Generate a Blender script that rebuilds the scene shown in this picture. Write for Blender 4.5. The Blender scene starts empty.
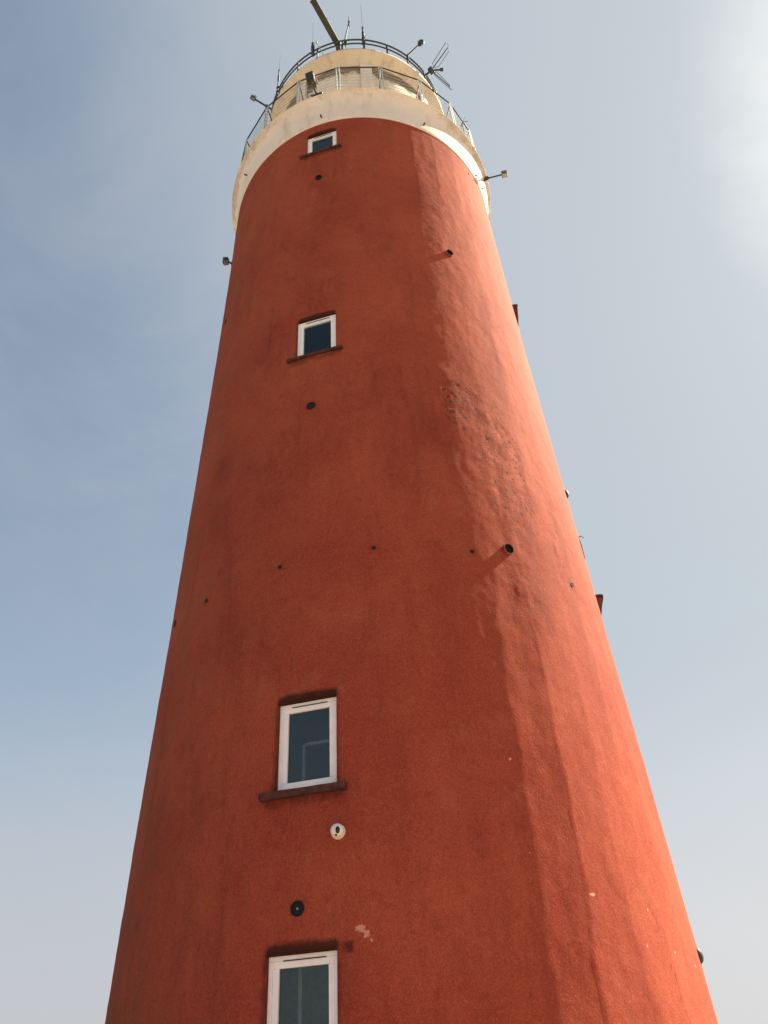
import bpy, bmesh, math, random
from mathutils import Vector, Matrix, noise
R = math.radians
random.seed(7)
sc = bpy.context.scene
COL = sc.collection

# ------------------------------------------------------------------ helpers
def new_mesh_obj(name, verts, faces, m, parent=None, smooth=False, off=None):
    me = bpy.data.meshes.new(name)
    if off is not None:
        verts = [(v[0]-off[0], v[1]-off[1], v[2]-off[2]) for v in verts]
    me.from_pydata(verts, [], faces)
    me.update()
    if smooth:
        me.polygons.foreach_set('use_smooth', [True]*len(me.polygons))
    if m: me.materials.append(m)
    o = bpy.data.objects.new(name, me)
    COL.objects.link(o)
    if parent: o.parent = parent
    return o

class MB:
    """collects shapes into one mesh"""
    def __init__(s): s.v = []; s.f = []; s.sm = []
    def add(s, v, f, smooth=False):
        n = len(s.v); s.v += [tuple(p) for p in v]
        s.f += [tuple(i+n for i in q) for q in f]; s.sm += [smooth]*len(f); return s
    def box(s, c, d, M=None, bev=0.0):
        bm = bmesh.new(); bmesh.ops.create_cube(bm, size=1)
        bmesh.ops.scale(bm, vec=d, verts=bm.verts)
        if bev > 0:
            bmesh.ops.bevel(bm, geom=bm.edges[:], offset=bev, segments=2, affect='EDGES', profile=.5)
        if M is not None: bm.transform(M.to_4x4())
        bmesh.ops.translate(bm, vec=c, verts=bm.verts)
        bm.verts.index_update()
        s.add([v.co[:] for v in bm.verts], [[v.index for v in f.verts] for f in bm.faces]); bm.free(); return s
    def cone(s, a, b, ra, rb=None, n=10, caps=True):
        if rb is None: rb = ra
        a = Vector(a); b = Vector(b); d = (b-a).normalized()
        u = d.orthogonal().normalized(); w = d.cross(u)
        v = []
        for p, r in ((a, ra), (b, rb)):
            for i in range(n):
                t = 2*math.pi*i/n; v.append(p+u*(r*math.cos(t))+w*(r*math.sin(t)))
        s.add(v, [(i, (i+1) % n, n+(i+1) % n, n+i) for i in range(n)], True)
        if caps: s.add(v, [tuple(range(n))[::-1], tuple(range(n, 2*n))])
        return s
    def path(s, pts, r, n=6, closed=False):
        P = [Vector(p) for p in pts]; k = len(P); rings = []
        for i, p in enumerate(P):
            a = P[i-1] if (i > 0 or closed) else P[i]
            b = P[(i+1) % k] if (i < k-1 or closed) else P[i]
            d = (b-a).normalized()
            ref = Vector((0, 0, 1)) if abs(d.z) < .9 else Vector((1, 0, 0))
            u = d.cross(ref).normalized(); w = u.cross(d)
            rings.append([p+u*(r*math.cos(2*math.pi*j/n))+w*(r*math.sin(2*math.pi*j/n)) for j in range(n)])
        v = [q for rr in rings for q in rr]; f = []
        for i in range(k if closed else k-1):
            i2 = (i+1) % k
            for j in range(n): f.append((i*n+j, i*n+(j+1) % n, i2*n+(j+1) % n, i2*n+j))
        s.add(v, f, True)
        if not closed: s.add(v, [tuple(range(n))[::-1], tuple(range((k-1)*n, k*n))])
        return s
    def sphere(s, c, r, sc_=(1, 1, 1), M=None, seg=20):
        bm = bmesh.new(); bmesh.ops.create_uvsphere(bm, u_segments=seg, v_segments=seg//2, radius=r)
        bmesh.ops.scale(bm, vec=sc_, verts=bm.verts)
        if M is not None: bm.transform(M.to_4x4())
        bmesh.ops.translate(bm, vec=c, verts=bm.verts); bm.verts.index_update()
        s.add([v.co[:] for v in bm.verts], [[v.index for v in f.verts] for f in bm.faces], True); bm.free(); return s
    def lathe(s, prof, n=160, jitter=0.0):
        """profile of (r,z) turned around z, z up, outer face out"""
        v = []
        for r, z in prof:
            for i in range(n):
                t = 2*math.pi*i/n
                dr = jitter*noise.noise(Vector((math.cos(t)*6, math.sin(t)*6, z*1.5))) if jitter else 0
                v.append(((r+dr)*math.sin(t), -(r+dr)*math.cos(t), z))
        f = []
        for k in range(len(prof)-1):
            for i in range(n):
                j = (i+1) % n; f.append((k*n+i, k*n+j, (k+1)*n+j, (k+1)*n+i))
        s.add(v, f, True); return s
    def build(s, name, m, parent=None, off=None):
        o = new_mesh_obj(name, s.v, s.f, m, parent, off=off)
        o.data.polygons.foreach_set('use_smooth', s.sm)
        return o

def tag(o, label, cat, group=None, kind=None):
    if label: o['label'] = label
    if cat: o['category'] = cat
    if group: o['group'] = group
    if kind: o['kind'] = kind
    return o
def thing(name, loc, label, cat, group=None):
    o = bpy.data.objects.new(name, None); o.empty_display_size = .2
    COL.objects.link(o); o.location = loc
    return tag(o, label, cat, group)
def cyl(th, r, z):
    t = R(th); return Vector((r*math.sin(t), -r*math.cos(t), z))
def basis(th):
    """columns: right, outward, up at azimuth th"""
    t = R(th)
    return Matrix(((math.cos(t), math.sin(t), 0), (math.sin(t), -math.cos(t), 0), (0, 0, 1)))

# ------------------------------------------------------------------ materials
def mat(name):
    m = bpy.data.materials.new(name); m.use_nodes = True
    nt = m.node_tree; b = nt.nodes['Principled BSDF']; return m, nt, b
def N(nt, t, **k):
    n = nt.nodes.new(t)
    for a, v in k.items():
        if a in n.inputs.keys() if isinstance(a, str) else False: n.inputs[a].default_value = v
        else: setattr(n, a, v)
    return n
def noise_tex(nt, vec, scale, detail=4, rough=.55, map_scale=None, dist=0.0):
    if map_scale:
        mp = nt.nodes.new('ShaderNodeMapping'); mp.inputs['Scale'].default_value = map_scale
        nt.links.new(vec, mp.inputs['Vector']); vec = mp.outputs['Vector']
    n = nt.nodes.new('ShaderNodeTexNoise')
    n.inputs['Scale'].default_value = scale; n.inputs['Detail'].default_value = detail
    n.inputs['Roughness'].default_value = rough; n.inputs['Distortion'].default_value = dist
    nt.links.new(vec, n.inputs['Vector']); return n.outputs['Fac']
def ramp(nt, fac, a, b, lo=0., hi=1.):
    n = nt.nodes.new('ShaderNodeMapRange'); n.interpolation_type = 'SMOOTHSTEP'
    n.inputs['From Min'].default_value = a; n.inputs['From Max'].default_value = b
    n.inputs['To Min'].default_value = lo; n.inputs['To Max'].default_value = hi
    nt.links.new(fac, n.inputs['Value']); return n.outputs['Result']
def mix(nt, fac, a, b, mode='MIX'):
    n = nt.nodes.new('ShaderNodeMix'); n.data_type = 'RGBA'; n.blend_type = mode
    for val, key in ((fac, 0), (a, 6), (b, 7)):
        if hasattr(val, 'is_linked') or hasattr(val, 'links'): nt.links.new(val, n.inputs[key])
        elif key == 0: n.inputs[key].default_value = val
        else: n.inputs[key].default_value = (*val, 1) if len(val) == 3 else val
    return n.outputs[2]
def math_(nt, op, a, b=0.0):
    n = nt.nodes.new('ShaderNodeMath'); n.operation = op
    for i, v in enumerate((a, b)):
        if hasattr(v, 'links'): nt.links.new(v, n.inputs[i])
        else: n.inputs[i].default_value = v
    return n.outputs[0]
def plain(name, col, rough=.5, metal=0., var=.25, scale=9, bump=.0):
    m, nt, b = mat(name)
    tc = nt.nodes.new('ShaderNodeTexCoord')
    f = noise_tex(nt, tc.outputs['Object'], scale, 5, .6)
    c = mix(nt, ramp(nt, f, .3, .7), tuple(x*(1-var) for x in col), tuple(min(1, x*(1+var*.6)) for x in col))
    nt.links.new(c, b.inputs['Base Color']); b.inputs['Roughness'].default_value = rough; b.inputs['Metallic'].default_value = metal
    if bump:
        bp = nt.nodes.new('ShaderNodeBump'); bp.inputs['Strength'].default_value = bump; bp.inputs['Distance'].default_value = .01
        nt.links.new(noise_tex(nt, tc.outputs['Object'], scale*5, 4), bp.inputs['Height']); nt.links.new(bp.outputs[0], b.inputs['Normal'])
    return m

def wall_material():
    m, nt, b = mat('red_masonry_paint')
    tc = nt.nodes.new('ShaderNodeTexCoord'); P = tc.outputs['Object']
    big = noise_tex(nt, P, .38, 5, .6, dist=.4)
    mid = noise_tex(nt, P, 1.7, 6, .65)
    strk = noise_tex(nt, P, 1.0, 5, .6, map_scale=(3.2, 3.2, .22))
    fine = noise_tex(nt, P, 26, 4, .7)
    c = mix(nt, ramp(nt, big, .3, .72), WALL_A, WALL_B)
    c = mix(nt, ramp(nt, mid, .5, .8, 0, .45), c, WALL_D)
    c = mix(nt, ramp(nt, strk, .52, .8, 0, .35), c, WALL_C)
    c = mix(nt, ramp(nt, fine, .38, .72, 0, .35), c, WALL_E)
    grain = noise_tex(nt, P, 62, 3, .8)
    c = mix(nt, ramp(nt, grain, .40, .68, .55, 0), c, WALL_F)
    mott = noise_tex(nt, P, 6.5, 6, .72, dist=.3)
    c = mix(nt, ramp(nt, mott, .50, .72, 0, .42), c, WALL_C)
    soot = noise_tex(nt, P, .75, 8, .70, map_scale=(1, 1, .33), dist=.35)
    c = mix(nt, ramp(nt, soot, .48, .72, 0, .38), c, WALL_F)
    # faint horizontal lift lines of the render coats
    ga = nt.nodes.new('ShaderNodeAttribute'); ga.attribute_name = 'grime_shade'
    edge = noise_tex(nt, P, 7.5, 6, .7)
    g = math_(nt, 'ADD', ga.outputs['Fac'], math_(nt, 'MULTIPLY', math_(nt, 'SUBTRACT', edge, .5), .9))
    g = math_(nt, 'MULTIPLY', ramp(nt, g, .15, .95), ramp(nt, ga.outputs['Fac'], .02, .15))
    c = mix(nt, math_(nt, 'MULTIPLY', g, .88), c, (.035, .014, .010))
    al = nt.nodes.new('ShaderNodeAttribute'); al.attribute_name = 'left_brown'  # browner tone growing towards the left side
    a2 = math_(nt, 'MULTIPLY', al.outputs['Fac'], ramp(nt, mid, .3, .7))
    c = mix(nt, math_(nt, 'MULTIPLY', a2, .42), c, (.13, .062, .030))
    # dark specks in the rough patch
    ra = nt.nodes.new('ShaderNodeAttribute'); ra.attribute_name = 'pitted'
    sp = noise_tex(nt, P, 11, 7, .78, map_scale=(1, 1, .8))
    cl = noise_tex(nt, P, 2.2, 3, .6)
    spk = math_(nt, 'MULTIPLY', ramp(nt, sp, .53, .61), ramp(nt, math_(nt, 'MULTIPLY', ra.outputs['Fac'], cl), .16, .36))
    weath = math_(nt, 'MULTIPLY', ra.outputs['Fac'], ramp(nt, noise_tex(nt, P, 3.4, 8, .74, dist=.4), .44, .62))
    c = mix(nt, math_(nt, 'MULTIPLY', weath, .55), c, (.15, .030, .016))
    c = mix(nt, math_(nt, 'MULTIPLY', spk, .85), c, (.05, .014, .008))
    # scuffs and bare plaster
    pa = nt.nodes.new('ShaderNodeAttribute'); pa.attribute_name = 'bare'
    pe = noise_tex(nt, P, 9, 5, .7)
    pf = ramp(nt, math_(nt, 'ADD', pa.outputs['Fac'], math_(nt, 'MULTIPLY', math_(nt, 'SUBTRACT', pe, .5), 1.3)), .5, .62)
    pf = math_(nt, 'MULTIPLY', pf, ramp(nt, pa.outputs['Fac'], .05, .2))
    c = mix(nt, pf, c, (.55, .25, .18))
    # tiny pale chips
    vo = nt.nodes.new('ShaderNodeTexVoronoi'); vo.inputs['Scale'].default_value = 3.1; nt.links.new(P, vo.inputs['Vector'])
    chip = math_(nt, 'MULTIPLY', ramp(nt, vo.outputs['Distance'], .06, .035), ramp(nt, noise_tex(nt, P, .9, 2), .6, .66))
    c = mix(nt, math_(nt, 'MULTIPLY', chip, .6), c, (.45, .22, .16))
    nt.links.new(c, b.inputs['Base Color'])
    b.inputs['Roughness'].default_value = .9
    b.inputs['Specular IOR Level'].default_value = .06
    ridge = math_(nt, 'ABSOLUTE', math_(nt, 'SUBTRACT', noise_tex(nt, P, 5.5, 7, .66, dist=.6), .5))
    h = math_(nt, 'ADD', math_(nt, 'MULTIPLY', fine, .5), math_(nt, 'MULTIPLY', ridge, 1.1))
    h = math_(nt, 'ADD', h, math_(nt, 'MULTIPLY', noise_tex(nt, P, 90, 2, .6), .12))
    h = math_(nt, 'SUBTRACT', h, math_(nt, 'MULTIPLY', spk, .8))
    bp = nt.nodes.new('ShaderNodeBump'); bp.inputs['Strength'].default_value = .55; bp.inputs['Distance'].default_value = .014
    nt.links.new(h, bp.inputs['Height']); nt.links.new(bp.outputs[0], b.inputs['Normal'])
    return m
WALL_A = (.345, .054, .032); WALL_B = (.46, .092, .052); WALL_C = (.185, .028, .018); WALL_D = (.48, .148, .082); WALL_E = (.50, .178, .100); WALL_F = (.13, .020, .014)

def cream_material(name, base, stain_shade, amt, streak=(2.5, 2.5, .5), bands=False):
    m, nt, b = mat(name)
    tc = nt.nodes.new('ShaderNodeTexCoord'); P = tc.outputs['Object']
    a = noise_tex(nt, P, .8, 6, .65, dist=.5)
    s = noise_tex(nt, P, 1.0, 5, .62, map_scale=streak)
    c = mix(nt, ramp(nt, a, .3, .75), tuple(x*.9 for x in base), base)
    c = mix(nt, ramp(nt, s, .48, .78, 0, amt), c, stain_shade)
    f = noise_tex(nt, P, 22, 4, .7)
    c = mix(nt, ramp(nt, f, .45, .8, 0, .25*amt+.05), c, tuple(x*.55 for x in stain_shade))
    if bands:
        sa = nt.nodes.new('ShaderNodeAttribute'); sa.attribute_name = 'stain_shade'
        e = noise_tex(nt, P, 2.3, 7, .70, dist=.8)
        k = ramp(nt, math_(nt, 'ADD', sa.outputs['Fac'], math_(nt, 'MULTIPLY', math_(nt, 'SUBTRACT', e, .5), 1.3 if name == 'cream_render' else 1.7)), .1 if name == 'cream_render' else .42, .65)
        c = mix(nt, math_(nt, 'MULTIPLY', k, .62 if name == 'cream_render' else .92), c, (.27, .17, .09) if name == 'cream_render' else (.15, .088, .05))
    nt.links.new(c, b.inputs['Base Color']); b.inputs['Roughness'].default_value = .75
    bp = nt.nodes.new('ShaderNodeBump'); bp.inputs['Strength'].default_value = .35; bp.inputs['Distance'].default_value = .01
    nt.links.new(noise_tex(nt, P, 14, 6, .65), bp.inputs['Height']); nt.links.new(bp.outputs[0], b.inputs['Normal'])
    return m

def glass_material():
    m, nt, b = mat('window_glass')
    nt.nodes.remove(b); out = nt.nodes['Material Output']
    tr = nt.nodes.new('ShaderNodeBsdfTransparent'); tr.inputs['Color'].default_value = (.66, .70, .69, 1)
    gl = nt.nodes.new('ShaderNodeBsdfGlossy'); gl.inputs['Roughness'].default_value = .015
    gl.inputs['Color'].default_value = (.56, .66, .66, 1)
    fr = nt.nodes.new('ShaderNodeFresnel'); fr.inputs['IOR'].default_value = 1.5
    tc = nt.nodes.new('ShaderNodeTexCoord')
    bp = nt.nodes.new('ShaderNodeBump'); bp.inputs['Strength'].default_value = .05
    nt.links.new(noise_tex(nt, tc.outputs['Object'], 2.5, 2), bp.inputs['Height'])
    nt.links.new(bp.outputs[0], gl.inputs['Normal'])
    mx = nt.nodes.new('ShaderNodeMixShader')
    k = math_(nt, 'ADD', math_(nt, 'MULTIPLY', fr.outputs[0], 1.2), .03)
    nt.links.new(k, mx.inputs[0]); nt.links.new(tr.outputs[0], mx.inputs[1]); nt.links.new(gl.outputs[0], mx.inputs[2])
    nt.links.new(mx.outputs[0], out.inputs['Surface'])
    return m

M_wall = wall_material()
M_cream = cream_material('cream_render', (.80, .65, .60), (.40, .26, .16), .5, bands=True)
M_drum = cream_material('weathered_cream_render', (.82, .665, .56), (.30, .19, .11), .5, bands=True)
M_roof = cream_material('roof_rim_render', (.72, .55, .45), (.36, .22, .12), .6)
M_deck = plain('grey_concrete', (.30, .29, .27), .9, var=.2, bump=.3)
M_frame = plain('white_window_plastic', (.88, .84, .88), .35, var=.06, scale=5)
M_sill = plain('dark_red_sill', (.075, .018, .013), .85, var=.6, scale=6, bump=.5)
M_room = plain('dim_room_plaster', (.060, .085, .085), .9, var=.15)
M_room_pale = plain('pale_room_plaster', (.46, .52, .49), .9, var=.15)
M_lining = plain('pale_lining', (.80, .85, .85), .8, var=.1)
M_glass = glass_material()
M_dark = plain('dark_grey_metal', (.030, .031, .035), .65, .0, var=.3)
M_galv = plain('galvanised_steel', (.34, .34, .33), .5, .25, var=.25)
M_light = plain('pale_grey_paint', (.43, .42, .40), .55, var=.25, scale=12)
M_black = plain('black_plastic', (.012, .012, .013), .4, var=.3)
M_hole_dark = plain('painted_hole_dark', (.008, .007, .007), .9, var=.3)  # near-black stands in for the darkness inside the shallow holes
M_pipe = plain('red_painted_pipe', (.25, .045, .028), .8, var=.3, scale=14, bump=.4)
M_rust = plain('rusty_brown_metal', (.10, .055, .035), .8, var=.4)
M_radar = plain('olive_brown_radar_paint', (.042, .036, .027), .7, var=.25, scale=6)
M_lampgrey = plain('grey_lamp_paint', (.10, .095, .085), .7, var=.2)
M_cctv = plain('white_camera_plastic', (.72, .68, .62), .3, var=.05)
M_wire = plain('steel_wire', (.40, .39, .37), .5, .3, var=.15)
M_lens = plain('black_lens', (.006, .006, .007), .12, var=.2)
M_lampglass = plain('lamp_glass', (.25, .25, .24), .15, var=.1)

# ------------------------------------------------------------------ tower data
ZR = 27.9353                       # where red wall meets the white cornice
KN = (0.0, 9.0, 18.0, ZR); RV = (5.4066, 5.1929, 4.952, 4.7711)
def wr(z):
    s = 0
    for i in range(4):
        p = RV[i]
        for j in range(4):
            if j != i: p *= (z-KN[j])/(KN[i]-KN[j])
        s += p
    return s
# (azimuth, opening bottom, opening top): azimuth measured from the side facing the camera
WIN = [(-15.2, 1.90, 3.37), (-15.2, 5.60, 7.07), (-15.1, 16.02, 17.42), (-14.4, 26.08, 27.32), (82, 10.78, 12.2), (82, 21.62, 23.0)]
HALF = .515

house = thing('lighthouse', (0, 0, 0), 'tall tapering red lighthouse with white framed windows, cream gallery collar and railed top', 'lighthouse')

# ------------------------------------------------------------------ red wall
def smooth(a, b, x):
    t = max(0, min(1, (x-a)/(b-a))); return t*t*(3-2*t)
CREASE = [-140, -106, -97, -86, -75, -65, -55, -47, -36, -25, -14, -5, 5, 14, 22.5, 30.5, 41, 50, 57, 66, 75, 84, 95, 106, 140]
def relief(x, y, z, th):
    # the render coat was drawn off in upright bands: faint facets with wandering creases
    ph = th+2.4*noise.noise(Vector((x*.5, y*.5, z*.30)))+.8*noise.noise(Vector((x*2, y*2, z*1.3)))
    k = 0
    while CREASE[k+1] < ph: k += 1
    wd = CREASE[k+1]-CREASE[k]; f = (ph-CREASE[k])/wd-.5
    wgt = .24+.40*(1-smooth(7, 12, z))+.45*noise.noise(Vector((x*.6, y*.6+7, z*.25)))
    d = 5.2*(R(min(wd, 12))**2/8)*f*f*4*max(0, min(.85, wgt))
    d += .010*noise.noise(Vector((x*.95, y*.95, z*.16)))
    d += .009*noise.noise(Vector((x*1.9+9, y*1.9, z*.5)))
    d += .0055*noise.noise(Vector((x*3.6, y*3.6+4, z*2.0)))
    d += .0030*noise.noise(Vector((x*7.5, y*7.5+4, z*5.5)))
    k = pit(th, z)
    if k > .02: d += k*(.020*noise.noise(Vector((x*3, y*3, z*2.2+3)))+.008*noise.noise(Vector((x*10, y*10, z*9))))
    return d
def wrr(th, z):
    r = wr(z); return r+relief(r*math.sin(R(th)), -r*math.cos(R(th)), z, th)*smooth(0, .35, ZR-z)
def pit(th, z):
    if th < 0 or th > 70: return 0
    a = 0
    for (t0, z0, st, sz, w) in ((33, 12.6, 9, 2.3, 1.0), (24, 14.2, 9, 1.5, .8), (30, 9.3, 7, .9, .7), (31, 21.5, 8, 3.5, .45), (28, 25.5, 9, 1.5, .3), (38, 16, 8, 2, .35), (46, 11, 6, 2.0, .5)):
        a = max(a, w*math.exp(-((th-t0)/st)**2-((z-z0)/sz)**2))
    return a
BARE = [(-6.1, 3.585, 1.1, .09, .86), (-5.3, 3.52, .8, .07, .84), (-4.6, 3.46, .7, .045, .84), (31.8, 3.97, 1.0, .035, 1.05), (45.6, 3.86, .4, .07, .95), (42.4, 3.36, .45, .05, .95), (49.6, 3.40, .9, .035, 1.0), (51.4, 3.31, .8, .035, 1.0), (61.2, 3.2, .4, .09, .95), (16.5, 3.95, .5, .03, .95), (20.5, 5.9, .4, .03, .9)]
HOLES = [(-15.8, 3.907), (-15.9, 14.19), (-15.1, 24.33), (-22.2, 9.926), (-1.5, 9.975), (-43.7, 9.916), (-62.9, 10.25), (19.6, 9.96), (49.05, 10.01), (-60.4, 20.5)]
def grime_shade(th, z):
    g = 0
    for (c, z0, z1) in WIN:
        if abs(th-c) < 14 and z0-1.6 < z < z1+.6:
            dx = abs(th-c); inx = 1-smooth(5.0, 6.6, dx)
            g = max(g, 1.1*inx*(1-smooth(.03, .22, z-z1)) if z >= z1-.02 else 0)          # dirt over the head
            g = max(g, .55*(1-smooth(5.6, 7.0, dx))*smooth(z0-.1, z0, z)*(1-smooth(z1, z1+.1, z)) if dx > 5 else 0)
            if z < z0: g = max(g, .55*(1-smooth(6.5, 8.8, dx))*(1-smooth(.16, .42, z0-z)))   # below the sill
    for (c, z0) in HOLES:
        r = math.hypot((th-c)*R(1)*5, z-z0) if abs(th-c) < 10 else 9
        if r < .4: g = max(g, .42*(1-smooth(.05, .24, r)))
    g = max(g, .8*math.exp(-((th+7.9)/.85)**4-((z-3.38)/.085)**4))
    if 2.2 < z < 4.2: g = max(g, .62*math.exp(-((th-(46.4+(4.1-z)*2.1+.3*math.sin(z*9)))/.28)**2))
    return g
def bare(th, z):
    a = 0
    for (t0, z0, st, sz, w) in BARE:
        if abs(th-t0) < 4*st: a = max(a, w*math.exp(-(((th-t0)/st)**2+((z-z0)/sz)**2)))
    return a

def build_wall():
    ths = set(); zs = set()
    t = -180.0
    while t < 179.99:
        ths.add(round(t, 3)); t += .5 if -90 <= t < 90 else 3.0
    n = 520
    for i in range(n+1): zs.add(round(ZR*i/n, 4))
    wins = []
    for (c, z0, z1) in WIN:
        ha = math.degrees(math.asin(HALF/wr((z0+z1)/2)))
        wins.append((c-ha, c+ha, z0, z1))
    for w in wins:      # snap the grid to the openings
        for a in w[:2]:
            ths = {q for q in ths if abs(q-a) > .25}
        for a in w[2:]:
            zs = {q for q in zs if abs(q-a) > .022}
    for w in wins:
        ths |= {w[0], w[1]}; zs |= {w[2], w[3]}
    ths = sorted(ths); zs = sorted(zs); nt_ = len(ths)
    V = []; G = []; B = []; Pm = []; A = []
    for z in zs:
        r = wr(z)
        for th in ths:
            s, c = math.sin(R(th)), math.cos(R(th))
            d = 0; g = b = p = a = 0
            if -91 < th < 91:
                d = relief(r*s, -r*c, z, th)*smooth(0, .35, ZR-z)*smooth(0, 6, 91-abs(th))
                g = grime_shade(th, z); b = bare(th, z); p = pit(th, z); a = 1-smooth(-62, -22, th)
            V.append(((r+d)*s, -(r+d)*c, z)); G.append(g); B.append(b); Pm.append(p); A.append(a)
    F = []; e = 1e-6
    for k in range(len(zs)-1):
        for i in range(nt_):
            j = (i+1) % nt_
            if j:
                tm = (ths[i]+ths[j])/2; zm = (zs[k]+zs[k+1])/2
                if any(w[0] < tm < w[1] and w[2] < zm < w[3] for w in wins): continue
            F.append((k*nt_+i, k*nt_+j, (k+1)*nt_+j, (k+1)*nt_+i))
    flat0 = len(F)
    # reveals of the window openings, darkened to paint in their shade
    def idx(th, z): return zs.index(z)*nt_+ths.index(th)
    for (a, b_, z0, z1) in wins:
        ia, ib, ka, kb = ths.index(a), ths.index(b_), zs.index(z0), zs.index(z1)
        loop = [ka*nt_+i for i in range(ia, ib)]+[k*nt_+ib for k in range(ka, kb)]+[kb*nt_+i for i in range(ib, ia, -1)]+[k*nt_+ia for k in range(kb, ka, -1)]
        c = (a+b_)/2; inn = Vector((-math.sin(R(c)), math.cos(R(c)), 0))*.34
        base = len(V)
        for q in loop:
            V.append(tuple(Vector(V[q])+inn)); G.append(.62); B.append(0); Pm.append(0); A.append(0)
        m = len(loop)
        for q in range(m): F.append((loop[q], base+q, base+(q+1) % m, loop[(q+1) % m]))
    o = new_mesh_obj('tower_wall', V, F, M_wall, house)
    o.data.polygons.foreach_set('use_smooth', [True]*flat0+[False]*(len(F)-flat0))
    for nm, arr in (('grime_shade', G), ('bare', B), ('pitted', Pm), ('left_brown', A)):
        at = o.data.attributes.new(nm, 'FLOAT', 'POINT'); at.data.foreach_set('value', arr)
    return wins
build_wall()

# ------------------------------------------------------------------ windows (local: x right, -y outwards, z up)
def ring_box(mb, w, h, t, y0, y1, zoff=0):
    """rectangular frame of bar width t, from y0 (front) to y1 (back), mitred front kept as four butted bars"""
    mb.box((0, (y0+y1)/2, zoff+h-t/2), (w, y1-y0, t), bev=.006)
    mb.box((0, (y0+y1)/2, zoff+t/2), (w, y1-y0, t), bev=.006)
    for s in (-1, 1): mb.box((s*(w/2-t/2), (y0+y1)/2, zoff+h/2), (t, y1-y0, h-2*t-.002), bev=.006)
def make_window(c, z0, z1, lining):
    r = wr((z0+z1)/2); h = z1-z0
    fy = .135 if z0 < 12 else .10                                     # depth of the frame behind the wall face
    fm = MB(); ring_box(fm, 2*HALF-.012, h-.012, .060, fy, fy+.09, .006)
    w = fm.build('window', M_frame, house)
    w.location = cyl(c, wr(z0), z0); w.rotation_euler = (R(0), 0, R(c))
    sm = MB(); iw = 2*HALF-.012-.123; ih = h-.012-.123
    ring_box(sm, iw, ih, .088, fy+.008, fy+.085, .0675)
    sm.build('sash', M_frame, w)
    pn = MB(); pn.box((0, fy+.055, .08+ih/2), (iw-.15, .012, ih-.15)); pn.build('pane', M_glass, w)
    ve = MB(); ve.box((.02, fy-.004, h-.070), (.62, .012, .013)); ve.build('vent_slot', M_dark, w)
    # dim room behind the glass, open to the front
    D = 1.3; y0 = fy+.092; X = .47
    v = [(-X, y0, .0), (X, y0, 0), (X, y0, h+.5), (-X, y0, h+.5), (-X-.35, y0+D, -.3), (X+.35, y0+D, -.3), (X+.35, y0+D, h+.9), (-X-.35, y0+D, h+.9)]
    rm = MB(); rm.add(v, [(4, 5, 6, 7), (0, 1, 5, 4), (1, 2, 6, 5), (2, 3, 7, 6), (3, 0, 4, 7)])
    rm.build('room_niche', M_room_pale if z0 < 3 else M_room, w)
    if lining:
        lm = MB()
        for bx in lining:
            lm = MB(); lm.box(*bx); lm.build('inner_lining', M_lining, w)
    # sill: wider than the opening, set 3 mm under it, sloping edge, worn corners
    sl = MB()
    L = .70 if c < 0 else .95; xo = -.02; pr, th = (.105, .125) if z0 < 8 and c < 0 else (.065, .085) if c < 0 else (.085, .10)
    pts = [(.30, 0.0), (-.01, 0.0), (-pr, -.022), (-pr+.012, -th), (.30, -th)]
    nx = 14; V = []; F = []
    for i in range(nx+1):
        x = -L+2*L*i/nx
        for (y, z) in pts:
            # follow the round of the wall, rough cast edges
            cy = (math.sqrt(r*r)-math.sqrt(max(0, r*r-x*x)))
            j = .008*noise.noise(Vector((x*4+c, y*5, z*9+z0)))
            V.append((x+xo, y+j, z-.004+j))
    k = len(pts)
    for i in range(nx):
        for q in range(k): F.append((i*k+q, i*k+(q+1) % k, (i+1)*k+(q+1) % k, (i+1)*k+q))
    F += [tuple(range(k))[::-1], tuple(range(nx*k, nx*k+k))]
    sl.add(V, F); sl.build('sill', M_sill, w)
    return w
LIN2 = [((-.26, .62, .55), (.05, .05, .75)), ((.06, .62, .93), (.6, .05, .05)), ((.28, .55, .35), (.03, .03, .03))]
LIN1 = [((-.20, .55, .75), (.05, .05, 1.3))]
for i, (c, z0, z1) in enumerate(WIN):
    make_window(c, z0, z1, LIN1 if i == 0 else LIN2 if i == 1 else None)

# ------------------------------------------------------------------ gallery cornice and deck
def cove(r0, z0, r1, z1, n=14, p=2.0):
    out = []
    for i in range(n+1):
        t = i/n; out.append((r0+(r1-r0)*(1-(1-t**p)**(1/p)) if t < 1 else r1, z0+(z1-z0)*t))
    return out
ZL, RL = 29.513, 5.036
prof = [(4.70, ZR-.004), (4.792, ZR-.004), (4.800, ZR+.02)]
prof += [(4.805+(RL-4.805)*(t**4.2), ZR+.03+(ZL-.10-ZR-.03)*t) for t in [i/16 for i in range(1, 17)]]
prof += [(RL+.045, ZL-.098), (RL+.048, ZL-.085), (RL+.006, ZL-.02), (RL-.012, ZL+.004), (RL-.05, ZL+.012)]
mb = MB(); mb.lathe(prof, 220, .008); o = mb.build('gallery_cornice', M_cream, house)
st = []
for v in o.data.vertices:       # brown run-off dirt plus painted cove shade under the lip, more at the sides
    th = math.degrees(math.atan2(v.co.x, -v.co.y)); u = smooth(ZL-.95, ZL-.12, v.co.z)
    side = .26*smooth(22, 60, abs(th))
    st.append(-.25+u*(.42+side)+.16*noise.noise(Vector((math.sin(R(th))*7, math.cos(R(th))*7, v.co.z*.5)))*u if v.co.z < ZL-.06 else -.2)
at = o.data.attributes.new('stain_shade', 'FLOAT', 'POINT'); at.data.foreach_set('value', st)
mb = MB(); mb.lathe([(RL-.05, ZL+.010), (3.4, ZL+.04)], 120); mb.build('gallery_deck', M_deck, house)
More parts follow.
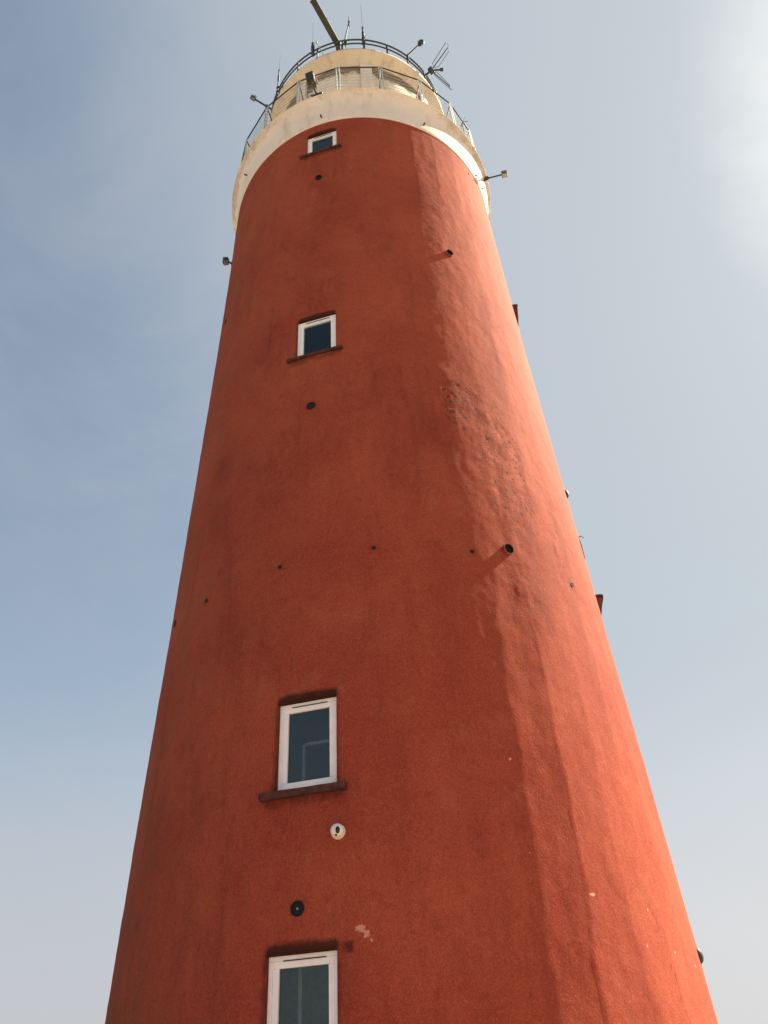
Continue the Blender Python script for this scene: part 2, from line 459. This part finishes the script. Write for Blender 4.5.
# drains poking through the cornice
def stub(name, th, r, z, rad, ln, m, droop=0.0, bore=True, spread=0.0):
    B = basis(th); o = B.col[1]; rt = B.col[0]
    if r < 5.5 and z < ZR-.2: r = wrr(th, z)
    a = cyl(th, r-.12, z); b = cyl(th, r+ln, z)-Vector((0, 0, droop))+rt*spread
    mb = MB(); n = 20; d = (b-a).normalized(); u = d.orthogonal().normalized(); w = d.cross(u)
    ci = [u*math.cos(2*math.pi*i/n)+w*math.sin(2*math.pi*i/n) for i in range(n)]
    rin = rad*(.90 if ln > .06 else .93)
    V = [a+c*rad for c in ci]+[b+c*rad for c in ci]+[b+c*rin for c in ci]
    F = []
    for k in range(2):
        for i in range(n): F.append((k*n+i, k*n+(i+1) % n, (k+1)*n+(i+1) % n, (k+1)*n+i))
    mb.add(V, F, False)
    pipe = mb.build(name, m, house)
    if bore:
        deep = a if ln > .03 else a
        V2 = [b+c*rin for c in ci]+[b-d*(ln-.006)+c*rin for c in ci]
        mb2 = MB(); mb2.add(V2, [(i, n+i, n+(i+1) % n, (i+1) % n) for i in range(n)]+[tuple(range(n, 2*n))])
        mb2.build('bore', M_hole_dark, pipe)
    return pipe
for th, z, r in ((-14.2, 28.34, 4.81), (28.4, 28.30, 4.81), (-58, 28.75, 4.83), (60.5, 28.2, 4.80), (68, 28.3, 4.80)):
    stub('gallery_drain', th, r, z, .028, .10, M_rust, .05)

# ------------------------------------------------------------------ wall holes and pipe stubs
stub('drain_pipe', 28.6, wr(10.2), 10.20, .115, .075, M_pipe, .02)
stub('drain_pipe', 29.0, wr(20.6), 20.58, .115, .075, M_pipe, .02)
stub('drain_pipe', -15.95, wr(14.2), 14.19, .10, .03, M_hole_dark)
stub('drain_pipe', -15.1, wr(24.3), 24.36, .10, .05, M_hole_dark)
v = stub('round_vent', -15.8, wr(3.907), 3.907, .10, .03, M_hole_dark)
mb = MB(); q = cyl(-15.8, wrr(-15.8, 3.907)+.014, 3.907); mb.sphere(q, .016); mb.build('vent_pin', M_galv, v)
for th, z, rad in ((-22.2, 9.926, .036), (-1.5, 9.975, .036), (-43.7, 9.916, .04), (-62.9, 10.25, .075), (19.6, 9.96, .04), (49.05, 10.01, .042), (-60.4, 20.52, .07), (53, 28.0-.6, .03)):
    stub('tie_hole', th, wr(z), z, rad*1.05, .014, M_hole_dark)
for th, z in ((71.5, 13.83), (69.5, 3.44)):
    mb = MB(); c = cyl(th, wrr(th, z), z); mb.sphere(c, .10, (1, .75, 1.2), basis(th)); mb.build('wall_cap', M_dark, house)
mb = MB(); B = basis(70.5)
mb.path([cyl(71, wr(12.4)-.02, 12.42), cyl(71, wr(12.4)+.07, 12.44), cyl(71.6, wr(12.4)+.11, 12.41)], .012)
mb.path([cyl(71.3, wr(12.4)+.0, 12.42), cyl(71.3, wr(12.1)+.016, 12.2), cyl(71.3, wr(11.7)+.005, 11.8)], .014)
mb.build('cable_hook', M_rust, house)

# ------------------------------------------------------------------ gallery railing
RP, ZT, ZB = 4.955, 31.50, ZL+.012
vis = [-77.5, -60, -42.1, -24.1, -6.7, 11.3, 28.9, 46.1, 61.4, 78.5]
ang = vis + [78.5+(360-156)*k/12 for k in range(1, 12)]
rail_post = MB()
H = ZT-ZB
for s in (-1, 1): rail_post.box((s*.055, -RP, ZB+H/2), (.045, .022, H))
rail_post.box((0, -RP, ZT-.02), (.16, .05, .04)); rail_post.box((0, -RP, ZB+.02), (.2, .09, .024))
mb = MB()
hpts = [cyl(a, RP, ZT) for a in ang]
mb.path(hpts, .026, 8, closed=True)
railing = mb.build('gallery_railing', M_dark, house)
post0 = rail_post.build('post', M_light, railing)
br = MB(); br.cone((0, -RP+.02, ZT-.06), (0.0, -RP+.80, ZB+.02), .022, n=6); brace0 = br.build('brace', M_dark, post0)
post0.rotation_euler.z = R(ang[0])
for a in ang[1:]:
    c = post0.copy(); COL.objects.link(c); c.parent = railing; c.rotation_euler = (0, 0, R(a))
    d = brace0.copy(); COL.objects.link(d); d.parent = c
wm = MB()
NW = 8
for k in range(1, NW):
    for i in range(len(ang)):
        a0, a1 = ang[i], ang[(i+1) % len(ang)]
        p, q = cyl(a0, RP-.012, ZB+H*k/NW), cyl(a1, RP-.012, ZB+H*k/NW)
        pts = []
        for j in range(13):
            f = j/12; x = p.lerp(q, f); x.z += -.05*4*f*(1-f)*(.4+.6*random.random()*.3)+.022*math.sin(j*math.pi)*0+(.013 if j % 2 else -.013)
            pts.append(x)
        wm.path(pts, .0075, 4)
wm.build('wire_infill', M_wire, railing)

# ------------------------------------------------------------------ drum above the gallery
ZD = 34.98; RD = 3.53
def drum():
    mb = MB(); nz = 40
    prof = [(RD, ZL+.02+(ZD-ZL-.02)*i/nz) for i in range(nz+1)]
    mb.lathe(prof, 200, .02); o = mb.build('drum_wall', M_drum, house)
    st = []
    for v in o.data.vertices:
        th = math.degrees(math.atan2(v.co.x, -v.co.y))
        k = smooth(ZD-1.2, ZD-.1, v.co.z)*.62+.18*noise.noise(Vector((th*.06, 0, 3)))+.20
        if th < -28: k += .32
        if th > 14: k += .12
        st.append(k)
    at = o.data.attributes.new('stain_shade', 'FLOAT', 'POINT'); at.data.foreach_set('value', st)
    for a in (8.0, 53, 98, 143, 188, 233, 278, 323):
        p = MB(); p.box((0, -RD-.03, (ZL+ZD)/2+.02), (.46, .14, ZD-ZL-.06), bev=.01)
        q = p.build('pilaster', M_cream, o); q.rotation_euler.z = R(a)
drum()
ZC, RC = 35.465, 3.96
prof = [(3.40, ZD-.004), (RD+.01, ZD-.002)]
prof += [(RD+.03+(RC-RD-.03)*(t**1.35), ZD+.004+(ZC-ZD-.004)*t) for t in [i/12 for i in range(0, 13)]]
prof += [(RC+.004, ZC+.02), (RC+.004, ZC+.13), (RC-.03, ZC+.15)]
mb = MB(); mb.lathe(prof, 200, .008); mb.build('roof_cornice', M_roof, house)
mb = MB(); mb.lathe([(RC-.03, ZC+.147), (RC-.02, ZC+.21), (RC-.12, ZC+.22), (0.02, ZC+.30)], 120); mb.build('roof_deck', M_deck, house)

# roof railing: two round rails on short posts
RR, Z1, Z2, ZP = 3.90, 36.62, 36.24, ZC+.20
mb = MB(); mb.path([cyl(a, RR, Z1) for a in range(0, 360, 4)], .036, 8, True)
rrail = mb.build('roof_railing', M_dark, house)
mb = MB(); mb.path([cyl(a, RR, Z2) for a in range(0, 360, 4)], .032, 8, True); mb.build('lower_rail', M_dark, rrail)
pm = MB(); pm.box((0, -RR, (ZP+Z1)/2), (.055, .055, Z1-ZP)); pm.box((0, -RR, ZP+.012), (.14, .10, .024))
rp0 = pm.build('post', M_dark, rrail); rp0.rotation_euler.z = R(7.0)
for k in range(1, 25):
    c = rp0.copy(); COL.objects.link(c); c.parent = rrail; c.rotation_euler = (0, 0, R(7.0+14.4*k))

# ------------------------------------------------------------------ equipment on the roof (each a thing of its own)
def parts_at(root):
    off = root.location
    def b(mbx, name, m, parent=None): 
        return mbx.build(name, m, parent or root, off=off)
    return b
# radar scanner
loc = Vector((-.50, -3.12, ZC+.24))
t = thing('radar_scanner', loc, 'long olive brown radar scanner bar pointing out over the edge of the roof rail', 'radar'); b = parts_at(t)
piv = Vector((-.545, -3.12, 37.95))
mb = MB(); mb.cone(loc, (loc.x, loc.y, 37.3), .09, .075, 14); mb.box((loc.x, loc.y, ZC+.27), (.34, .34, .05), bev=.01)
b(mb, 'pedestal', M_dark)
mb = MB(); mb.box((piv.x, piv.y, 37.55), (.32, .40, .44), bev=.04); mb.cone((piv.x, piv.y, 37.7), (piv.x, piv.y, 37.9), .07, .07, 12); b(mb, 'gearbox', M_rust)
dv = Vector((-.46, -.888, .0)).normalized()
rt = Vector((0, 0, 1)).cross(dv); Mx = Matrix((dv, rt, dv.cross(rt))).transposed()
mb = MB(); L = 4.15; c = piv+dv*.0
mb.box(c, (L, .265, .13), Mx, bev=.03)
for s in (-1, 1): mb.box(c+dv*s*L/2, (.05, .29, .16), Mx, bev=.01)
bar = b(mb, 'scanner_bar', M_radar)
mb = MB(); mb.box(c-Vector((0, 0, .125)), (.9, .10, .06), Mx, bev=.01); b(mb, 'bracket', M_dark)
def whip(th, zb, zm, zt, label, r=3.96, rad=.05, thin=.011):
    p = cyl(th, r, zb); t = thing('whip_antenna', p, label, 'antenna', 'whip antennas on the roof rail'); b = parts_at(t)
    mb = MB(); mb.cone(p, (p.x, p.y, zm), rad*.75, rad*.62, 10)
    mb.cone((p.x, p.y, zb+.55*(zm-zb)), (p.x, p.y, zb+.75*(zm-zb)), rad, rad, 10); mb.cone((p.x, p.y, zm-.03), (p.x, p.y, zm+.12), rad*.9, rad*.35, 10)
    b(mb, 'base_mount', M_dark)
    mb = MB(); mb.cone((p.x, p.y, zm+.1), (p.x, p.y, zt), thin, thin*.6, 6); b(mb, 'whip', M_dark)
    for z in (Z2, Z1):
        mb = MB(); mb.box((p.x*.993, p.y*.993, z), (.14, .16, .07), basis(th), bev=.01); b(mb, 'clamp', M_dark)
whip(6.95, ZP+.02, 37.7, 40.2, 'tall whip antenna on a stout base just right of the radar bar and wind vane', rad=.058)
whip(-24.6, Z2-.1, 37.25, 39.5, 'thin whip antenna with bulging base, just left of the radar bar', rad=.075)
whip(-56.5, Z2-.25, 38.3, 40.0, 'leftmost whip antenna, low on the left side of the roof rail', rad=.045)
# small wind vane beside the radar
p0 = cyl(-6.2, 3.62, ZC+.25)
t = thing('wind_vane', p0, 'small dark wind vane on a slanting arm just right of the radar bar', 'wind vane'); b = parts_at(t)
e = Vector((-.08, -3.90, 38.5)); mb = MB(); k = Vector((-.36, -3.80, 37.1))
mb.cone(p0, (p0.x, p0.y, 37.25), .035, .03, 8); mb.cone((p0.x+.05, p0.y, 37.0), e, .035, .022, 8); b(mb, 'mast', M_dark)
mb = MB(); mb.cone((p0.x+.13, p0.y, 36.4), (p0.x+.13, p0.y, 37.85), .022, .018, 8); mb.box((p0.x+.13, p0.y, 37.1), (.12, .12, .2), bev=.02); b(mb, 'rod', M_dark)
mb = MB(); mb.cone(e-Vector((0.02, 0, .42)), e+Vector((0, 0, .55)), .020, .016, 8); mb.sphere(e, .05); mb.box(e-Vector((.0, 0, .34)), (.03, .12, .20), bev=.004); b(mb, 'vane', M_dark)
# slim rod with a ball leaning on the rail left of the radar
p0 = cyl(-17.5, 3.93, ZP+.05); e = cyl(-21.6, 4.02, 36.95)
t = thing('rod_sensor', p0, 'thin leaning rod with small knob beside the foot of the radar bar', 'sensor'); b = parts_at(t)
mb = MB(); mb.cone(p0, e, .016, n=6); b(mb, 'rod', M_galv); mb = MB(); mb.sphere(e, .05); b(mb, 'knob', M_galv)
# arm with lamp
p0 = cyl(36, 3.93, Z2-.05); e = Vector((2.90, -3.30, 37.45))
t = thing('beacon_lamp', p0, 'small dark lamp on a slanting arm rising from the right side of the roof rail', 'lamp'); b = parts_at(t)
mb = MB(); mb.cone(p0, (p0.x, p0.y, 36.7), .04, n=8); mb.cone((p0.x, p0.y, 36.65), e, .036, .03, 8); b(mb, 'arm', M_dark)
hd = (e-Vector((p0.x, p0.y, 36.6))).normalized()
mb = MB(); mb.cone(e-hd*.05, e+hd*.12, .10, .12, 14); mb.sphere(e+hd*.12, .11, (1, 1, .8)); hdobj = b(mb, 'lamp_head', M_dark)
mb = MB(); mb.box(e+Vector((.13, 0, .05)), (.07, .10, .10), bev=.01); mb.path([e+Vector((-.12, -.02, .12)), e+Vector((0, -.06, .24)), e+Vector((.13, -.02, .2))], .014); b(mb, 'cage', M_galv, hdobj)
# folded dipole aerial
p0 = cyl(50.2, 3.90, ZP+.02)
hub = Vector((3.31, -2.55, 36.6))
t = thing('dipole_antenna', p0, 'dark aerial with two long wire loops spread like wings on the right', 'antenna'); b = parts_at(t)
mb = MB(); mb.cone(p0, (p0.x, p0.y, 36.3), .04, n=8); mb.cone((p0.x, p0.y, 36.22), hub, .045, n=8); b(mb, 'mast', M_dark)
mb = MB(); mb.box(hub, (.26, .20, .20), basis(50), bev=.03); hubo = b(mb, 'hub', M_black)
tip = Vector((3.76, -2.55, 36.62)); mb = MB(); mb.cone(hub, tip, .04, n=8); mb.cone(tip-Vector((.06, 0, 0)), tip+Vector((.06, 0, .02)), .07, n=10); b(mb, 'feed', M_dark)
def loop_at(name, z, outline, rod):
    """folded dipole: thin closed outline plus its middle rod; plan offsets from the hub in 1/10 m"""
    P = lambda q: Vector((hub.x+q[0]*.1, hub.y+q[1]*.1, hub.z+z*math.hypot(*q)*.1))
    mb = MB(); mb.path([P(q) for q in outline], .013, 5, closed=True); mb.cone(P(rod[0]), P(rod[1]), .024, .02, 6)
    b(mb, name, M_dark)
loop_at('element', .12, [(.5, -2.5), (6.1, -10.2), (7.2, -8.9), (7.6, -6.9), (3.2, -1.2), (1.6, -1.0)], [(0, 0), (7.0, -8.2)])
loop_at('element', -.22, [(1.6, .6), (2.4, .5), (8.0, 5.6), (8.8, 7.4), (2.2, 2.4), (1.2, 1.2)], [(0, 0), (8.2, 6.2)])

# ------------------------------------------------------------------ equipment on the gallery
def arm_lamp(p0, e, label, head=.16, name='arm_lamp'):
    t = thing(name, p0, label, 'lamp'); b = parts_at(t)
    d = (e-p0).normalized()
    mb = MB(); mb.cone(p0-d*.25, e-d*.05, .034, n=8); mb.box(p0, (.10, .10, .12), bev=.01); b(mb, 'arm', M_dark)
    rt = d.cross(Vector((0, 0, 1))).normalized(); Mx = Matrix((rt, d, rt.cross(d))).transposed()
    mb = MB(); mb.box(e+d*.05, (head, head*1.15, head), Mx, bev=.02); hd = b(mb, 'lamp_head', M_dark)
    mb = MB(); mb.box(e+d*.05-Vector((0, 0, head*.52)), (head*.8, head*.9, .02), Mx, bev=.005); b(mb, 'glass', M_lampglass, hd)
    mb = MB(); up = rt.cross(d)
    mb.path([e+rt*head*.62-d*.05, e+rt*head*.62+up*head*.8, e-rt*head*.62+up*head*.8, e-rt*head*.62-d*.05], .014); b(mb, 'yoke', M_galv, hd)
arm_lamp(cyl(-42.1, RP+.02, ZT+.03), Vector((-3.74, -4.02, 31.45)), 'small lamp on a straight arm sticking out from the left side of the gallery rail', .15)
# floodlight on a pole clamped to the gallery edge
p0 = Vector((-1.31, -4.83, ZL+.02)); e = Vector((-1.53, -4.86, 30.72))
t = thing('pole_floodlight', p0, 'brown box floodlight on a slanting pole at the front of the gallery rail', 'floodlight'); b = parts_at(t)
mb = MB(); mb.cone(p0, e, .042, .036, 8); mb.box((e.x*.35+p0.x*.65, e.y*.35+p0.y*.65, 30.3), (.12, .12, .22), bev=.01); b(mb, 'pole', M_rust)
mb = MB(); mb.box(p0+Vector((0, 0, .03)), (.42, .14, .09), basis(-15.3), bev=.01); b(mb, 'clamp', M_black)
Mx = Matrix.Rotation(R(-18), 3, 'Z') @ Matrix.Rotation(R(28), 3, 'X')
mb = MB(); mb.box(e+Vector((-.02, -.05, .05)), (.30, .20, .40), Mx, bev=.03); fh = b(mb, 'lamp_head', M_rust)
mb = MB(); mb.box(e+Vector((-.02, -.05, .05))+Mx@Vector((0, -.102, 0)), (.24, .014, .33), Mx, bev=.003); b(mb, 'glass', M_black, fh)
mb = MB(); mb.path([e+Mx@Vector((-.19, .02, 0)), e+Mx@Vector((-.19, .16, -.1)), e+Mx@Vector((.19, .16, -.1)), e+Mx@Vector((.19, .02, 0))], .02); b(mb, 'bracket', M_dark, fh)
# floodlight on a long arm at the right of the cornice
p0 = cyl(71.5, RL-.01, 29.32); e = Vector((5.36, -1.74, 29.28))
t = thing('arm_floodlight', p0, 'grey box floodlight on a thin arm sticking out right of the cream cornice', 'floodlight'); b = parts_at(t)
d = (e-p0).normalized()
mb = MB(); mb.cone(p0-d*.06, e, .030, n=8); mb.cone(p0, p0+d*.14, .06, .05, 10); mb.box(p0, (.06, .22, .22), basis(71.5), bev=.01); b(mb, 'arm', M_dark)
rt = d.cross(Vector((0, 0, 1))).normalized(); Mx = Matrix((d, -rt, Vector((0, 0, 1)))).transposed()
mb = MB(); mb.box(e+d*.10, (.22, .20, .20), Mx, bev=.02); fh = b(mb, 'lamp_head', M_lampgrey)
mb = MB(); mb.box(e+d*.10-Vector((0, 0, .106)), (.17, .15, .014), Mx, bev=.003); b(mb, 'glass', M_lampglass, fh)
mb = MB(); mb.cone(e+Vector((.05, 0, .08)), e+Vector((.05, 0, .26)), .02, n=6); b(mb, 'bracket', M_dark, fh)
# wall floodlight at the left edge
p0 = cyl(-74, wr(25.1)-.02, 25.12); t = thing('wall_floodlight', p0, 'small grey brown floodlight fixed to the left edge of the red wall below the cornice', 'floodlight'); b = parts_at(t)
e = cyl(-73, wr(25.1)+.17, 25.1); B = basis(-70)
mb = MB(); mb.cone(p0, e, .035, n=8); mb.box(p0+B.col[1]*.02, (.12, .03, .14), basis(-74), bev=.008); b(mb, 'arm', M_dark)
Mx = basis(-74) @ Matrix.Rotation(R(-25), 3, 'X')
mb = MB(); mb.box(e+Vector((-.04, 0, 0)), (.24, .18, .17), Mx, bev=.02); fh = b(mb, 'lamp_head', M_radar)
mb = MB(); mb.box(e+Vector((-.04, 0, 0))+Mx@Vector((0, .02, -.09)), (.19, .13, .014), Mx, bev=.003); b(mb, 'glass', M_lampglass, fh)
mb = MB(); mb.cone(e+Vector((-.03, 0, .05)), e+Vector((-.02, 0, .19)), .025, n=6); b(mb, 'bracket', M_dark, fh)
# twig aerial on the right gallery rail
p0 = cyl(53.5, RP-.1, 30.75); t = thing('twig_antenna', p0, 'tiny thin forked aerial on the right side of the gallery rail', 'antenna'); b = parts_at(t)
mb = MB(); mb.cone(p0, (4.02, -3.05, 30.85), .016, n=6); mb.cone(cyl(53.5, RP, 30.2), cyl(53.5, RP, 31.0), .016, n=6); b(mb, 'rod', M_dark)
mb = MB(); mb.cone((4.02, -3.05, 30.85), (4.18, -3.05, 30.86), .012, n=5); mb.cone((4.02, -3.05, 30.85), (4.10, -3.10, 31.10), .010, n=5); b(mb, 'fork', M_dark)
# security camera
c0 = cyl(-9.4, wrr(-9.4, 4.88), 4.88); t = thing('security_camera', c0, 'small round white security camera with a black lens on the red wall', 'camera'); b = parts_at(t)
B = basis(-9.4); o = B.col[1]
mb = MB(); mb.cone(c0-o*.03, c0+o*.03, .115, .105, 24); b(mb, 'mount', M_cctv)
mb = MB(); mb.sphere(c0+o*.07, .10, seg=28); ball = b(mb, 'ball', M_cctv)
aim = (Vector((0, -17, 1.6))-c0).normalized(); aim = (aim+Vector((.10, 0, .12))).normalized(); q = c0+o*.07
mb = MB(); mb.sphere(q+aim*.075, .044, (.85, 1, 1.2)); b(mb, 'lens', M_lens, ball)
mb = MB(); low = (o*.8+Vector((0, 0, -1))).normalized(); mb.sphere(q+low*.088, .022, seg=12); b(mb, 'sensor', M_rust, ball)

# ------------------------------------------------------------------ ground
m, nt, bs = mat('dune_grass_and_sand')
tc = nt.nodes.new('ShaderNodeTexCoord')
f1 = noise_tex(nt, tc.outputs['Object'], .12, 6, .65); f2 = noise_tex(nt, tc.outputs['Object'], 3.0, 5, .7)
c = mix(nt, ramp(nt, f1, .42, .58), (.33, .29, .235), (.13, .125, .085)); c = mix(nt, ramp(nt, f2, .4, .7, 0, .4), c, (.22, .19, .11))
nt.links.new(c, bs.inputs['Base Color']); bs.inputs['Roughness'].default_value = .95
n = 96; V = [(0, 0, 0)]; F = []; radii = [7.5, 12, 20, 35, 60, 110, 200, 400, 900, 2500, 6000]
for r in radii:
    for i in range(n):
        a = 2*math.pi*i/n; x, y = r*math.cos(a), r*math.sin(a)
        V.append((x, y, 0 if r < 25 else min(6, (r-25)*.02)*noise.noise(Vector((x*.02, y*.02, 1)))-.02*min(r, 100)/10))
for i in range(n): F.append((0, 1+i, 1+(i+1) % n))
for k in range(len(radii)-1):
    for i in range(n): F.append((1+k*n+i, 1+(k+1)*n+i, 1+(k+1)*n+(i+1) % n, 1+k*n+(i+1) % n))
tag(new_mesh_obj('ground', V, F, m, smooth=True), None, None, kind='structure')
# unseen brick forecourt, added so its red bounce tints the shaded wall
m, nt, bs = mat('bounce_paving')
tc = nt.nodes.new('ShaderNodeTexCoord'); bk = nt.nodes.new('ShaderNodeTexBrick'); bk.inputs['Scale'].default_value = 4
bk.inputs['Color1'].default_value = (.34, .19, .145, 1); bk.inputs['Color2'].default_value = (.40, .25, .20, 1); bk.inputs['Mortar'].default_value = (.18, .16, .13, 1)
nt.links.new(tc.outputs['Object'], bk.inputs['Vector']); nt.links.new(bk.outputs['Color'], bs.inputs['Base Color']); bs.inputs['Roughness'].default_value = .9
mb = MB(); mb.lathe([(26, -.05), (26, .05), (5.3, .05)], 96)
o = mb.build('path', m)  # added bounce paving, out of view
tag(o, None, None, kind='structure')

# ------------------------------------------------------------------ sky, sun, camera
SUN_AZ, SUN_EL = 68.0, 44.0            # azimuth clockwise from +Y (the way the camera looks)
s = Vector((math.sin(R(SUN_AZ))*math.cos(R(SUN_EL)), math.cos(R(SUN_AZ))*math.cos(R(SUN_EL)), math.sin(R(SUN_EL))))
w = bpy.data.worlds.new('World'); sc.world = w; w.use_nodes = True
nt = w.node_tree; bg = nt.nodes['Background']
sky = nt.nodes.new('ShaderNodeTexSky'); sky.sky_type = 'NISHITA'; sky.sun_disc = False
sky.sun_elevation = R(SUN_EL); sky.sun_rotation = R(SUN_AZ); sky.air_density = 1.0; sky.dust_density = 1.6; sky.ozone_density = 1.0; sky.altitude = 10
hs = nt.nodes.new('ShaderNodeHueSaturation'); hs.inputs['Saturation'].default_value = .84; hs.inputs['Value'].default_value = 1.0
tint = nt.nodes.new('ShaderNodeMix'); tint.data_type = 'RGBA'; tint.blend_type = 'MULTIPLY'; tint.inputs[0].default_value = 1
tint.inputs[7].default_value = (.96, 1.05, 1.02, 1); nt.links.new(sky.outputs[0], tint.inputs[6]); nt.links.new(tint.outputs[2], hs.inputs['Color'])
# per channel soft shoulder: hazy air flattens the bright part of the sky
def vmath(op, a, b):
    n = nt.nodes.new('ShaderNodeVectorMath'); n.operation = op
    for i, v in enumerate((a, b)):
        if hasattr(v, 'links'): nt.links.new(v, n.inputs[i])
        else: n.inputs[i].default_value = v
    return n.outputs[0]
soft = vmath('DIVIDE', hs.outputs[0], vmath('ADD', vmath('DIVIDE', hs.outputs[0], (10.0, 10.0, 9.5)), (1, 1, 1)))
tc = nt.nodes.new('ShaderNodeTexCoord')
cl = noise_tex(nt, tc.outputs['Generated'], 2.6, 9, .62, map_scale=(1, 1, 1.6), dist=.35)
# thin high haze: compresses the brightest part of the clear sky and lifts the rest
c = mix(nt, ramp(nt, cl, .35, .75, .06, .30), soft, (2.5, 2.5, 2.65))
def dot(vec):
    n = nt.nodes.new('ShaderNodeVectorMath'); n.operation = 'DOT_PRODUCT'
    nt.links.new(tc.outputs['Generated'], n.inputs[0]); n.inputs[1].default_value = vec; return n.outputs['Value']
ds = dot(tuple(s)); el = dot((0, 0, 1))
hz_n = math_(nt, 'ADD', ds, math_(nt, 'MULTIPLY', math_(nt, 'SUBTRACT', cl, .5), .12))
c = mix(nt, ramp(nt, hz_n, .40, .85, 0, .72), c, (2.60, 2.85, 3.02))             # haze lit by the sun
c = mix(nt, ramp(nt, el, .50, .02, 0, .62), c, (2.75, 2.68, 2.78))               # pale band of haze over the horizon
c = mix(nt, ramp(nt, el, .45, .02, 0, .5), c, mix(nt, ramp(nt, ds, .1, .8), (2.5, 2.5, 2.75), (4.3, 4.15, 4.1)))
c = mix(nt, ramp(nt, math_(nt, 'ADD', ds, math_(nt, 'MULTIPLY', math_(nt, 'SUBTRACT', cl, .5), .06)), .925, 1.0, 0, .95), c, (5.6, 5.6, 5.5))              # aureole round the sun
nt.links.new(c, bg.inputs['Color']); bg.inputs['Strength'].default_value = .0605
sd = bpy.data.lights.new('sun', 'SUN'); sd.energy = 5.0; sd.angle = R(.5); sd.color = (1, .98, .74)
so = bpy.data.objects.new('sun', sd); COL.objects.link(so); so.rotation_euler = s.to_track_quat('Z', 'Y').to_euler(); so.location = (20, 10, 60)

fw = Vector((math.sin(.0083)*math.cos(.6617), math.cos(.0083)*math.cos(.6617), math.sin(.6617)))
rt = Vector((math.cos(.0083), -math.sin(.0083), 0)); up = rt.cross(fw); ro = -.0624
r2 = rt*math.cos(ro)+up*math.sin(ro); u2 = -rt*math.sin(ro)+up*math.cos(ro)
cd = bpy.data.cameras.new('camera'); cam = bpy.data.objects.new('camera', cd); COL.objects.link(cam)
cam.matrix_world = Matrix((( r2.x, u2.x, -fw.x, 0), (r2.y, u2.y, -fw.y, -17.0), (r2.z, u2.z, -fw.z, 1.6), (0, 0, 0, 1)))
cd.sensor_fit = 'VERTICAL'; cd.sensor_height = 36; cd.lens = 36*770.03/1024; cd.clip_end = 20000; cd.clip_start = .1
sc.camera = cam
sc.render.engine = 'CYCLES'
sc.view_settings.view_transform = 'Standard'; sc.view_settings.look = 'None'; sc.view_settings.gamma = 1; sc.view_settings.exposure = 1.83
sc.render.resolution_x = 768; sc.render.resolution_y = 1024
